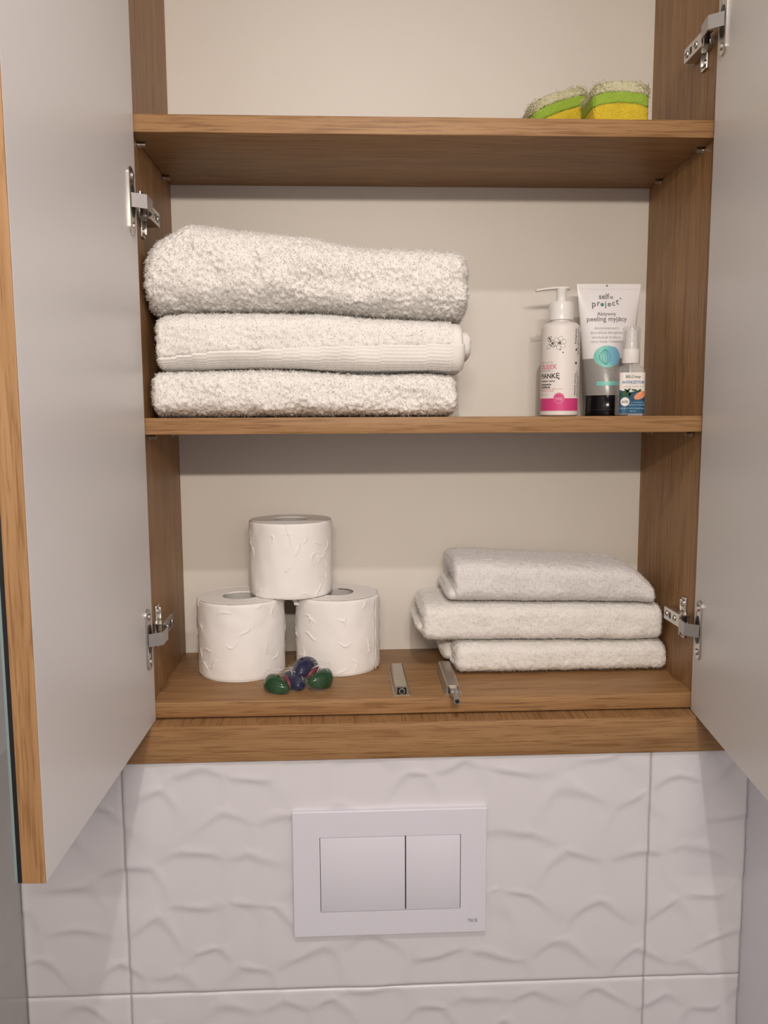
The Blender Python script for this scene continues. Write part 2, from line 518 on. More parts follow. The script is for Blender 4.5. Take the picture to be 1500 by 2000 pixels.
# concealed hinges
def hinge(D_, side, z, lab):
    s = -side                                   # interior direction along x
    px = side * HW
    X = lambda a: px + s * a
    def bx(mb, a0, a1, y0, y1, z0, z1, bev=0.0004):
        x0, x1 = sorted((X(a0), X(a1)))
        return mb.box(x0, x1, y0, y1, z0, z1, bev)
    # arm: a channel along the side panel
    m_ = MB()
    bx(m_, 0.0125, 0.0140, 0.012, 0.060, z - 0.0075, z + 0.0075)
    bx(m_, 0.0030, 0.0126, 0.012, 0.058, z - 0.0075, z - 0.0061)
    bx(m_, 0.0030, 0.0126, 0.012, 0.058, z + 0.0061, z + 0.0075)
    h = tag(m_.build('hinge', 'steel', cab), lab)
    # slots and screws on the arm
    m_ = MB()
    bx(m_, 0.0137, 0.0143, 0.040, 0.0455, z - 0.0035, z + 0.0035)
    m_.build('slot', 'steel_dark', h)
    for y in (0.030, 0.053):
        q = MB().cyl((X(0.0136), y, z), (X(0.0150), y, z), 0.0040, 0.0034, n=16)
        q.build('screw', 'steel', h, smooth=40)
        q = MB()
        bx(q, 0.0148, 0.0152, y - 0.0026, y + 0.0026, z - 0.0005, z + 0.0005, 0)
        bx(q, 0.0148, 0.0152, y - 0.0005, y + 0.0005, z - 0.0026, z + 0.0026, 0)
        q.build('screw_cross', 'steel_dark', h)
    # mounting plate with wings on the side panel
    m_ = MB()
    bx(m_, 0.0, 0.0032, 0.020, 0.062, z - 0.007, z + 0.007)
    bx(m_, 0.0, 0.0026, 0.028, 0.042, z - 0.0235, z + 0.0235, 0.0008)
    bx(m_, 0.0026, 0.0060, 0.033, 0.0365, z - 0.021, z - 0.008, 0.0006)
    bx(m_, 0.0026, 0.0060, 0.033, 0.0365, z + 0.008, z + 0.021, 0.0006)
    m_.build('mounting_plate', 'steel', h, smooth=35)
    for dz in (-0.0175, 0.0175):
        MB().cyl((X(0.0024), 0.0315, z + dz), (X(0.0046), 0.0315, z + dz), 0.0042, 0.0030, n=16).build('screw', 'steel', h, smooth=40)
    # flange on the door with its cup
    def tf(c): return D_(c)
    m_ = MB()
    rings = []
    pts = []
    w2, hh, r = 0.0085, 0.0325, 0.0075
    for (cu, cz, a0) in ((w2 - r, hh - r, 0), (-w2 + r, hh - r, 90), (-w2 + r, -hh + r, 180), (w2 - r, -hh + r, 270)):
        for k in range(7):
            a = math.radians(a0 + k * 15)
            pts.append((0.0235 + cu + r * math.cos(a), cz + r * math.sin(a)))
    rings.append([tf((u, 0.0, z + zz)) for u, zz in pts])
    rings.append([tf((u, 0.0016, z + zz)) for u, zz in pts])
    rings.append([tf((0.0235 + (u - 0.0235) * 0.94, 0.0021, z + zz * 0.985)) for u, zz in pts])
    m_.loft(rings)
    m_.build('flange', 'steel', h, smooth=40)
    m_ = MB()
    pts2 = [(0.0225 + 0.0078 * math.cos(t), 0.0155 * math.sin(t)) for t in np.linspace(0, 2 * math.pi, 25)[:-1]]
    m_.loft([[tf((u, 0.0015, z + zz)) for u, zz in pts2], [tf((u, 0.0026, z + zz)) for u, zz in pts2]])
    m_.build('cup', 'steel_dark', h, smooth=40)
    for dz in (-0.024, 0.024):
        c0 = tf((0.0235, 0.0018, z + dz)); c1 = tf((0.0235, 0.0040, z + dz))
        MB().cyl(c0, c1, 0.0040, 0.0028, n=16).build('screw', 'steel', h, smooth=40)
    # folded link from the cup to the arm
    m_ = MB()
    pa = D_((0.0290, 0.0020, 0)); pb = D_((0.0210, 0.0150, 0))
    path = [(pa[0], pa[1]), (pb[0], pb[1]), (X(0.0195), 0.002), (X(0.0140), 0.0125), (X(0.0105), 0.020)]
    th = 0.0016
    L1, L2 = [], []
    for i, p in enumerate(path):
        a = path[max(0, i - 1)]; c = path[min(len(path) - 1, i + 1)]
        dx, dy = c[0] - a[0], c[1] - a[1]; l = math.hypot(dx, dy)
        nx, ny = -dy / l * th / 2, dx / l * th / 2
        L1.append((p[0] + nx, p[1] + ny)); L2.append((p[0] - nx, p[1] - ny))
    prof = L1 + L2[::-1]
    n = len(prof)
    vs = [(p[0], p[1], z - 0.0068) for p in prof] + [(p[0], p[1], z + 0.0068) for p in prof]
    fs = [[i, (i + 1) % n, n + (i + 1) % n, n + i] for i in range(n)]
    k = len(path)
    for i in range(k - 1):
        fs.append([i + 1, i, n - 1 - i, n - 2 - i]); fs.append([n + i, n + i + 1, 2 * n - 2 - i, 2 * n - 1 - i])
    m_.add(vs, fs)
    m_.build('link', 'steel_brushed', h)
    m_ = MB()
    m_.cyl((X(0.0130), 0.0135, z - 0.0085), (X(0.0130), 0.0135, z + 0.0085), 0.0017, n=12)
    m_.build('pivot_pin', 'steel', h, smooth=40)
hinge(DL, -1, 0.2300, 'steel hinge of the left door beside the big towels')
hinge(DL, -1, -0.2130, 'steel hinge of the left door beside the toilet rolls')
hinge(DR, 1, 0.4060, 'steel hinge of the right door above the upper shelf')
hinge(DR, 1, -0.2125, 'steel hinge of the right door beside the small towels')

# push-to-open latches screwed to the bottom board near the front edge
def latch(xc, ext, lab, y1, rot):
    y0, z = 0.0070, Z3
    def tf(c):
        x, y, zz = c
        return (xc + x * math.cos(rot) - (y - y0) * math.sin(rot), y0 + x * math.sin(rot) + (y - y0) * math.cos(rot), z + zz)
    prof = [(-0.0095, 0.0), (0.0095, 0.0), (0.0095, 0.0014), (0.0080, 0.0018), (0.0072, 0.0098), (0.0058, 0.0112), (-0.0058, 0.0112), (-0.0072, 0.0098), (-0.0080, 0.0018), (-0.0095, 0.0014)]
    inner = [(-0.0050, 0.0018), (0.0050, 0.0018), (0.0052, 0.0019), (0.0054, 0.0024), (0.0050, 0.0088), (0.0045, 0.0096), (-0.0045, 0.0096), (-0.0050, 0.0088), (-0.0054, 0.0024), (-0.0052, 0.0019)]
    m_ = MB()
    rings = [[tf((x, y1, zz)) for x, zz in prof], [tf((x, y0, zz)) for x, zz in prof], [tf((x, y0, zz)) for x, zz in inner], [tf((x, y0 + 0.02, zz)) for x, zz in inner]]
    m_.loft(rings)
    la = tag(m_.build('push_latch', 'latch_metal', cab, smooth=30), lab)
    MB().add([tf((x, y0 + 0.010, zz)) for x, zz in inner], [list(range(len(inner)))]).build('opening', 'steel_dark', la)
    yp = y0 - ext
    if ext > 0.01:
        m_ = MB().box(-0.0042, 0.0042, y0 - 0.015, y0 + 0.03, 0.0026, 0.0094, 0.0006, tf=tf)
        m_.build('plunger_block', 'steel_brushed', la, smooth=35)
    m_ = MB()
    m_.cyl(tf((0, y0 + 0.02, 0.0058)), tf((0, yp, 0.0058)), 0.0035, n=20)
    m_.build('plunger', 'steel_brushed', la, smooth=40)
    m_ = MB()
    m_.cyl(tf((0, yp + 0.004, 0.0058)), tf((0, yp - 0.0012, 0.0058)), 0.0026, 0.0022, n=18)
    m_.build('plunger_tip', 'black_plastic', la, smooth=40)
latch(-0.0272, 0.0008, 'push latch with its plunger pressed in', 0.092, 0.010)
latch(0.0300, 0.0360, 'push latch with its plunger standing out', 0.098, -0.010)

# ------------------------------------------------------------------ flush plate
fp = tag(empty('flush_plate', (-0.0425, YT - 0.003, -0.4804)), 'white rectangular dual-button flush plate on the tiled wall', 'flush plate')
PX, PZ, YF = -0.0425, -0.4804, YT - 0.0066
x0, x1, z0, z1 = PX - 0.1064, PX + 0.1064, PZ - 0.0725, PZ + 0.0725
ox0, ox1, oz0, oz1 = x0 + 0.0295, x0 + 0.1842, z1 - 0.1165, z1 - 0.0295
bm = bmesh.new()
def ring(xa, xb, za, zb, y): return [bm.verts.new((xa, y, za)), bm.verts.new((xb, y, za)), bm.verts.new((xb, y, zb)), bm.verts.new((xa, y, zb))]
R0 = ring(x0 + .0004, x1 - .0004, z0 + .0004, z1 - .0004, YT + 0.001)
R1 = ring(x0, x1, z0, z1, YF + 0.0007)
R2 = ring(x0 + .0007, x1 - .0007, z0 + .0007, z1 - .0007, YF)
R3 = ring(ox0, ox1, oz0, oz1, YF)
R4 = ring(ox0, ox1, oz0, oz1, YF + 0.004)
for A, B in ((R0, R1), (R1, R2), (R2, R3), (R3, R4)):
    for i in range(4):
        bm.faces.new((A[i], A[(i + 1) % 4], B[(i + 1) % 4], B[i]))
bm.faces.new(R4[::-1]); bm.faces.new(R0)
bm.verts.index_update()
q = MB().add([v.co.copy() for v in bm.verts], [[v.index for v in f.verts] for f in bm.faces])
bm.free()
q.build('plate', 'plastic_white', fp)
MB().box(ox0 + .0001, ox1 - .0001, YF + 0.0030, YF + 0.0039, oz0 + .0001, oz1 - .0001).build('gap', 'gap_dark', fp)
xm = x0 + 0.1233
g = 0.0006
tag(MB().box(ox0 + g, xm - g, YF - 0.0002, YF + 0.0028, oz0 + g, oz1 - g, 0.0005).build('button', 'plastic_white', fp, smooth=35), 'large flush button')
tag(MB().box(xm + g, ox1 - g, YF - 0.0002, YF + 0.0028, oz0 + g, oz1 - g, 0.0005).build('button', 'plastic_white', fp, smooth=35), 'small flush button')
q = MB()
wrapped(q, text_shape('TECE', 0.0048, 0.012, 'LEFT'), lambda x, z: (x, YF - 0.0001, z), x1 - 0.0205, z0 + 0.0125)
q.build_lines('lettering', 'print_grey', fp)

# ------------------------------------------------------------------ towels
def blur(a, n):
    for _ in range(n):
        a = (np.roll(a, 1, 1) + np.roll(a, -1, 1) + 2 * a) / 4
        p = np.pad(a, ((1, 1), (0, 0)), mode='edge')
        a = (p[:-2] + p[2:] + 2 * a) / 4
    return a / (a.std() + 1e-9)

def towel_surface(x0, x1, zb, zt, y0, y1, rx, nf, nb, step, lumps, seed, offL, offR, bulge=0.004, yskew=0.0):
    """closed folded-towel surface as a grid (rings along x, points around), end caps included"""
    rg = np.random.default_rng(seed)
    ex, ez = zb; fx, fz = zt
    xc = np.linspace(x0, x1, max(8, int((x1 - x0) / step)))
    # section parameters at even arc length
    hm = float(np.mean(np.interp(xc, fx, fz) - np.interp(xc, ex, ez))) / 2
    A = (y1 - y0) / 2
    th = np.linspace(0, 2 * math.pi, 4001)[:-1]
    def sec(th, a, b):
        c, s = np.cos(th), np.sin(th)
        n = np.where(c < 0, nf, nb)
        return a * np.sign(c) * np.abs(c) ** (2 / n), b * np.sign(s) * np.abs(s) ** (2 / n)
    yy, zz = sec(th, A, hm)
    dl = np.hypot(np.diff(yy, append=yy[0]), np.diff(zz, append=zz[0]))
    s = np.concatenate([[0], np.cumsum(dl)])
    npt = int(s[-1] / step)
    tt = np.interp(np.linspace(0, s[-1], npt, endpoint=False), s[:-1], th)
    def sm(xq, cx, cz):
        v = np.interp(xq, cx, cz)
        k = max(1, int(0.010 / step))
        vp = np.pad(v, k, mode='edge')
        return np.convolve(vp, np.ones(2 * k + 1) / (2 * k + 1), 'valid')
    B0, B1 = sm(xc, ex, ez), sm(xc, fx, fz)
    rows = []
    for i, x in enumerate(xc):
        t = min(x - x0, x1 - x)
        ins = 0.0
        if t < rx:
            ins = rx * (1 - math.sqrt(max(0, 1 - (1 - t / rx) ** 2))) * 0.9
        a = A - ins; h = (B1[i] - B0[i]) / 2 - ins * 0.8
        y, z = sec(tt, a, max(h, 0.004))
        rows.append(np.stack([np.full(npt, x), (y0 + y1) / 2 + yskew * (x - x0) + y, (B0[i] + B1[i]) / 2 + z], -1))
    body = np.array(rows)
    nz = blur(rg.normal(size=body.shape[:2]), 60) * lumps
    body[..., 1] += np.where(np.cos(tt)[None, :] < 0, nz, 0)
    def cap(rim, sgn, offs):
        out = []
        c = rim.mean(0)
        zl, zh = rim[:, 2].min(), rim[:, 2].max()
        for r in np.linspace(0.93, 0.0, 11):
            p = c + (rim - c) * r
            f = np.clip((p[:, 2] - zl) / (zh - zl), 0, 0.9999) * len(offs)
            k = f.astype(int); lf = f - k
            o = np.array(offs)[k] + bulge * np.sqrt(np.clip(1 - (2 * lf - 1) ** 2, 0, 1)) - bulge * 0.6
            p = p.copy(); p[:, 0] += sgn * o * min(1, (1 - r) * 5)
            out.append(p)
        return out
    top = cap(body[0], -1, offL)[::-1]
    bot = cap(body[-1], 1, offR)
    P = np.concatenate([np.array(top), body, np.array(bot)], 0)
    return P, tt, len(top)

def grid_normals(P):
    du = np.gradient(P, axis=0)
    dv = (np.roll(P, -1, 1) - np.roll(P, 1, 1)) / 2
    n = np.cross(dv, du)
    l = np.linalg.norm(n, axis=-1, keepdims=True)
    n = n / np.maximum(l, 1e-12)
    c = P.mean((0, 1))
    if ((P - c) * n).sum() < 0: n = -n
    return n

def pile(name, P, N, mask, count, length, rad, parent, m, seed):
    """short terry loops standing on the cloth"""
    rg = np.random.default_rng(seed)
    idx = np.flatnonzero(mask.ravel())
    idx = rg.choice(idx, count)
    p = P.reshape(-1, 3)[idx] + rg.normal(size=(count, 3)) * 0.0007
    n = N.reshape(-1, 3)[idx]
    d = n + rg.normal(size=(count, 3)) * 0.55 + np.array([0, 0, -0.35])
    d /= np.linalg.norm(d, axis=1, keepdims=True)
    t = np.cross(d, rg.normal(size=(count, 3))); t /= np.linalg.norm(t, axis=1, keepdims=True)
    b_ = np.cross(d, t)
    L_ = length * rg.uniform(0.5, 1.25, (count, 1))
    base = p - n * 0.0003
    tip = base + d * L_ + t * L_ * 0.45
    vs = np.stack([base + t * rad, base - t * 0.5 * rad + b_ * 0.87 * rad, base - t * 0.5 * rad - b_ * 0.87 * rad, tip], 1)
    tri = np.array([[0, 1, 3], [1, 2, 3], [2, 0, 3]])
    q = (np.arange(count)[:, None, None] * 4 + tri[None]).reshape(-1, 3)
    org = np.array(origin_of(parent))
    o = raw_object(name, vs.reshape(-1, 3) - org, q, m, parent, True)
    return tag(o, kind='stuff')

def towel(label, group, spec, m, amp, clump, pl, pcount, prad, seed, border=None, extras=()):
    P, tt, nc = towel_surface(**spec)
    root = tag(empty('towel', (float((spec['x0'] + spec['x1']) / 2), float((spec['y0'] + spec['y1']) / 2), float(P[..., 2].min()))), label, 'towel', group)
    rg = np.random.default_rng(seed + 100)
    N = grid_normals(P)
    n1 = blur(rg.normal(size=P.shape[:2]), clump)
    n2 = blur(rg.normal(size=P.shape[:2]), 1)
    D_ = amp * (0.6 * n1 + 0.3 * n2)
    front = P[..., 1] < spec['y0'] + 0.75 * (spec['y1'] - spec['y0'])
    mask = front.copy()
    if border:
        bx_, bz_ = border
        inb = (P[..., 2] < np.interp(P[..., 0], bx_, bz_)) & (P[..., 1] < spec['y0'] + 0.03)
        hem = (P[..., 0] > spec['x1'] - 0.012)
        D_ = np.where(inb | hem, -0.0012, D_)
        mask &= ~(inb | hem)
    Pd = P + N * D_[..., None]
    grid_object('cloth', Pd, m, root, wrap=True)
    pile('terry_pile', Pd, N, mask, pcount, pl, prad, root, m, seed + 7)
    if border:
        # waffle-woven border: its own band of cloth, ribs and bumps in relief
        sel = np.flatnonzero((np.cos(tt) < 0.0) & (np.sin(tt) < 0.55))
        sel = sel[np.argsort(tt[sel])]
        rows = np.arange(nc, P.shape[0] - nc)
        B_ = P[rows][:, sel]; Nb = N[rows][:, sel]
        # resample finely between the border line and the underside
        out = []
        st = 0.0010
        for k in range(B_.shape[0]):
            c = B_[k]; top = np.interp(c[0, 0], bx_, bz_)
            keep = (c[:, 2] < top)
            cc, nn = c[keep], Nb[k][keep]
            l = np.concatenate([[0], np.cumsum(np.linalg.norm(np.diff(cc, axis=0), axis=1))])
            sg = np.linspace(0, 0.033, 34)
            if len(l) < 3: continue
            lm = l[-1]
            qv = np.stack([np.interp(np.minimum(sg, lm), l, cc[:, j]) for j in range(3)], 1)
            qn = np.stack([np.interp(np.minimum(sg, lm), l, nn[:, j]) for j in range(3)], 1)
            x = qv[:, 0]
            rib = np.abs(np.sin(math.pi * sg / 0.0037))
            bump = 0.55 + 0.45 * np.sin(2 * math.pi * x / 0.0042 + math.pi * np.floor(sg / 0.0037))
            hgt = 0.0008 + 0.0012 * rib * bump
            hgt = np.where(x > spec['x1'] - 0.013, 0.0010, hgt)
            hgt = np.where((sg < 0.0006) | (sg > 0.0322), -0.0006, hgt)
            out.append(qv + qn * hgt[:, None])
        tag(grid_object('woven_border', np.array(out), m, root), 'waffle-woven border band')
    for e in extras:
        P2, t2, n2c = towel_surface(**e)
        N2 = grid_normals(P2)
        nz = blur(rg.normal(size=P2.shape[:2]), clump)
        P2 = P2 + N2 * (amp * 0.5 * nz)[..., None]
        grid_object('inner_fold', P2, m, root, wrap=True)
    return root

def cv(pts): return ([p[0] for p in pts], [p[1] for p in pts])
SH2 = Z2 + T
c12 = cv([(-0.292, 0.0665), (-0.2717, 0.0683), (-0.2309, 0.0686), (-0.1826, 0.0698), (-0.1463, 0.069), (-0.1099, 0.0665), (-0.0734, 0.064), (-0.0367, 0.0639), (0.0002, 0.0651), (0.0323, 0.0626), (0.042, 0.0615)])
c23 = cv([(-0.295, 0.1245), (-0.2768, 0.1273), (-0.2529, 0.1296), (-0.1453, 0.1298), (-0.1091, 0.1293), (-0.085, 0.1274), (-0.0607, 0.1251), (-0.0243, 0.1227), (0.0368, 0.1209), (0.046, 0.120)])
c3t = cv([(-0.296, 0.196), (-0.2885, 0.2005), (-0.276, 0.2098), (-0.2612, 0.2190), (-0.2513, 0.2243), (-0.2393, 0.2235), (-0.2057, 0.2185), (-0.167, 0.2146), (-0.133, 0.2112), (-0.1087, 0.2078), (-0.0892, 0.2019), (-0.0696, 0.1996), (-0.0351, 0.1986), (0.0143, 0.1976), (0.0366, 0.1960), (0.046, 0.194)])
flat = cv([(-0.30, SH2 + 0.001), (0.06, SH2 + 0.001)])
GT = 'large white towels stacked on the middle shelf'
towel('thick fluffy white towel at the bottom of the big stack on the middle shelf', GT,
      dict(x0=-0.2925, x1=0.0336, zb=flat, zt=c12, y0=0.014, y1=0.172, rx=0.009, nf=4.2, nb=6, step=0.0014, lumps=0.0012, seed=11, offL=[0, 0.002, 0], offR=[0, 0.0, 0.001]),
      'towel', 0.0010, 1, 0.0017, 60000, 0.00042, 21)
towel('white towel with a waffle-woven border, middle of the big stack', GT,
      dict(x0=-0.2860, x1=0.0412, zb=c12, zt=c23, y0=0.012, y1=0.165, rx=0.007, nf=4.0, nb=6, step=0.0017, lumps=0.0010, seed=12, offL=[0, 0.001], offR=[0, 0]),
      'towel', 0.0007, 1, 0.0014, 42000, 0.00040, 22,
      border=cv([(-0.29, 0.0800), (-0.2786, 0.0816), (-0.2287, 0.0875), (-0.1811, 0.0891), (-0.1333, 0.0921), (-0.0853, 0.0932), (-0.0371, 0.0944), (0.0332, 0.0955), (0.045, 0.096)]),
      extras=[dict(x0=-0.02, x1=0.0512, zb=cv([(-0.1, 0.0795), (0.1, 0.0775)]), zt=cv([(-0.1, 0.1135), (0.1, 0.1120)]), y0=0.030, y1=0.150, rx=0.006, nf=3.5, nb=4, step=0.0025, lumps=0.0002, seed=41, offL=[0], offR=[0, 0])])
towel('plump fluffy white towel on top of the big stack', GT,
      dict(x0=-0.2955, x1=0.0452, zb=c23, zt=c3t, y0=0.010, y1=0.170, rx=0.014, nf=3.3, nb=5, step=0.0014, lumps=0.0016, seed=13, offL=[0, 0.002, 0], offR=[0.001, 0, 0]),
      'towel', 0.0011, 1, 0.0018, 75000, 0.00042, 23)

GS = 'small white towels stacked on the cabinet bottom'
d01 = cv([(0.0, -0.2500), (0.30, -0.2535)])
d12 = cv([(-0.01, -0.2035), (0.0405, -0.2040), (0.1379, -0.2060), (0.2799, -0.2085), (0.30, -0.2095)])
d2t = cv([(0.03, -0.1515), (0.06, -0.1500), (0.14, -0.1545), (0.22, -0.1590), (0.255, -0.1620), (0.270, -0.1720), (0.2800, -0.1850), (0.285, -0.1920)])
base = cv([(-0.1, Z3 + 0.0010), (0.4, Z3 + 0.0010)])
towel('small white towel lying directly on the cabinet bottom under two others', GS,
      dict(x0=0.0420, x1=0.2990, zb=base, zt=d01, y0=0.0700, y1=0.184, rx=0.010, nf=4.2, nb=6, step=0.0016, lumps=0.0008, seed=14, offL=[0.002, 0, 0.001], offR=[0, 0], yskew=0.01),
      'towel', 0.0004, 1, 0.0011, 34000, 0.00034, 24,
      extras=[dict(x0=0.0300, x1=0.09, zb=cv([(0, -0.2840), (1, -0.2840)]), zt=cv([(0, -0.2560), (1, -0.2560)]), y0=0.101, y1=0.180, rx=0.008, nf=2.6, nb=4, step=0.0022, lumps=0.0003, seed=42, offL=[0, 0.002], offR=[0])])
towel('wide white towel, middle of the small stack and reaching furthest left', GS,
      dict(x0=0.0035, x1=0.2925, zb=d01, zt=d12, y0=0.0740, y1=0.186, rx=0.007, nf=4.4, nb=6, step=0.0016, lumps=0.0008, seed=15, offL=[0.003, 0, 0.002], offR=[0, 0.001]),
      'towel', 0.0004, 1, 0.0011, 34000, 0.00034, 25,
      extras=[dict(x0=-0.0025, x1=0.06, zb=cv([(-1, -0.2440), (1, -0.2440)]), zt=cv([(-1, -0.2270), (1, -0.2270)]), y0=0.088, y1=0.183, rx=0.005, nf=2.6, nb=4, step=0.0022, lumps=0.0003, seed=43, offL=[0, 0.001], offR=[0])])
towel('greyish white folded towel on top of the small stack', GS,
      dict(x0=0.0405, x1=0.2830, zb=d12, zt=d2t, y0=0.0765, y1=0.186, rx=0.006, nf=3.6, nb=6, step=0.0016, lumps=0.0008, seed=16, offL=[0, 0], offR=[0.002, 0, 0]),
      'towel_grey', 0.0004, 1, 0.0011, 34000, 0.00034, 26,
      extras=[dict(x0=0.0325, x1=0.10, zb=cv([(0, -0.2035), (1, -0.2035)]), zt=cv([(0, -0.1830), (1, -0.1830)]), y0=0.0800, y1=0.184, rx=0.006, nf=2.6, nb=4, step=0.0022, lumps=0.0003, seed=44, offL=[0], offR=[0])])

# ------------------------------------------------------------------ toilet rolls
def emboss(U, Vv, seed):
    """raised leaf-like squiggles in scattered patches"""
    rg = np.random.default_rng(seed)
    h = np.zeros_like(U)
    for _ in range(46):
        cu, cv_ = rg.uniform(U.min(), U.max()), rg.uniform(Vv.min(), Vv.max())
        a = rg.uniform(0, 2 * math.pi); r = rg.uniform(0.004, 0.010)
        du, dv = U - cu, Vv - cv_
        x = du * math.cos(a) + dv * math.sin(a); y = -du * math.sin(a) + dv * math.cos(a)
        near = np.exp(-(x / (r * 0.9)) ** 4) * (np.abs(y) < 0.012)
        curve = r * 0.45 * np.sin(x / r * 2.2 + rg.uniform(0, 6))
        h += near * np.exp(-((y - curve) / 0.0009) ** 2)
    return np.clip(h, 0, 1.2)

def roll(label, cx, cy, zb, r, hgt, core, seed, seam, turn):
    root = tag(empty('toilet_roll', (cx, cy, zb)), label, 'toilet paper', 'toilet rolls stacked on the cabinet bottom')
    na, nz = 300, 84
    ang = np.linspace(0, 2 * math.pi, na, endpoint=False)
    zs = np.linspace(0, hgt, nz)
    Z_, A_ = np.meshgrid(zs, ang, indexing='ij')
    h = emboss((A_ + turn) % (2 * math.pi) * r, Z_, seed) * 0.0013
    rg = np.random.default_rng(seed)
    wav = blur(rg.normal(size=Z_.shape), 40) * 0.00022
    e = np.minimum(Z_, hgt - Z_)
    R_ = r + h + wav - 0.0016 * np.exp(-e / 0.0012)
    R_ *= 1 + 0.006 * np.cos(2 * A_ + seed)
    side = np.stack([cx + R_ * np.cos(A_), cy + R_ * np.sin(A_), zb + Z_], -1)
    def face(z, rev):
        o = []
        for t in np.linspace(0.98, core / r, 22):
            k = np.where((np.arange(22) % 2) == 0, 1, 1)
            rr = r * t * (1 + 0.006 * np.cos(2 * ang + seed) * t)
            zz = z + rg.normal() * 0.00012 * (1 if not rev else -1) - (0.0012 * np.exp(-(1 - t) * r / 0.001) if not rev else 0)
            o.append(np.stack([cx + rr * np.cos(ang), cy + rr * np.sin(ang), np.full(na, zb + zz)], -1))
        return o
    P = np.concatenate([np.array(face(0, True)[::-1]), side, np.array(face(hgt, False))], 0)
    hole = np.stack([np.stack([cx + core * np.cos(ang), cy + core * np.sin(ang), np.full(na, zb + z)], -1) for z in (hgt, 0)], 0)
    P = np.concatenate([P, hole[0:1], hole[1:2]], 0)
    grid_object('paper', P, 'paper', root, wrap=True, flip=True)
    m_ = MB()
    c2 = core - 0.0002
    m_.lathe([(c2, zb + 0.0008), (c2, zb + hgt - 0.0012), (c2 - 0.0012, zb + hgt - 0.0010), (c2 - 0.0012, zb + 0.0008)], cx, cy, 56, close=False)
    tag(m_.build('cardboard_core', 'cardboard', root, smooth=40), 'grey cardboard core')
    # loose outer sheet end lying on the roll
    pts = []
    for k, t in enumerate(np.linspace(0, 0.42, 14)):
        a = seam + t
        lift = 0.0009 + 0.0011 * (1 - t / 0.42) ** 2
        row = []
        for j, f in enumerate(np.linspace(0.015, 0.985, 30)):
            jag = 0.0022 * math.sin(j * 1.9 + seed) * (1 if k == 0 else 0)
            rr = (r + lift + 0.0004 * math.sin(f * 23 + k)) * (1 + 0.006 * math.cos(2 * a + seed))
            row.append((cx + rr * math.cos(a + jag), cy + rr * math.sin(a + jag), zb + hgt * f))
        pts.append(row)
    g_ = grid_object('loose_sheet', np.array(pts), 'paper', root)
    so = g_.modifiers.new('thickness', 'SOLIDIFY'); so.thickness = 0.0004
    return root
RZ = Z3 + 0.0004
roll('toilet roll at lower left of the stacked three, nearest the left hinge', -0.2165, 0.1160, RZ, 0.0528, 0.0925, 0.0215, 3, 1.0, 0.3)
rr_ = roll('toilet roll at lower right of the three, with a torn paper tab', -0.0997, 0.1290, RZ, 0.0515, 0.0920, 0.0205, 8, -0.55, 1.9)
roll('toilet roll resting on top of the two others', -0.1560, 0.1330, RZ + 0.0930, 0.0505, 0.0905, 0.0215, 5, 0.5, 4.0)
# torn paper tab on the right-hand roll
pts = []
for i, t in enumerate(np.linspace(0, 1, 9)):
    row = []
    for j, s_ in enumerate(np.linspace(0, 1, 7)):
        a = math.radians(202) + 0.10 * s_
        rad = 0.0520 + 0.0065 * t * (1 - 0.5 * s_) + 0.0008 * math.sin(5 * s_ + 3 * t)
        row.append((-0.0997 + rad * math.cos(a - 0.05 * t), 0.1290 + rad * math.sin(a - 0.05 * t), RZ + 0.0905 - 0.010 * s_ * (1 - 0.35 * t) - 0.003 * t * t))
    pts.append(row)
g_ = grid_object('torn_tab', np.array(pts), 'paper', rr_)
so = g_.modifiers.new('thickness', 'SOLIDIFY'); so.thickness = 0.0005

# ------------------------------------------------------------------ detergent capsules
def lobe(cu, cv_, ru, rv, rw, bend, Mx, name, m, parent, w0=0.0):
    nu, nv = 28, 18
    P = []
    for i in range(nv + 1):
        ph = math.pi * i / nv
        row = []
        for j in range(nu):
            t = 2 * math.pi * j / nu
            x = ru * math.sin(ph) * math.cos(t); z = rw * math.sin(ph) * math.sin(t); y = rv * math.cos(ph)
            if z < 0: z *= 0.6
            x += bend * (y / rv) ** 2
            row.append(Mx @ Vector((cu + x, cv_ + y, w0 + z)))
        P.append([tuple(v) for v in row])
    return grid_object(name, np.array(P), m, parent, wrap=True)

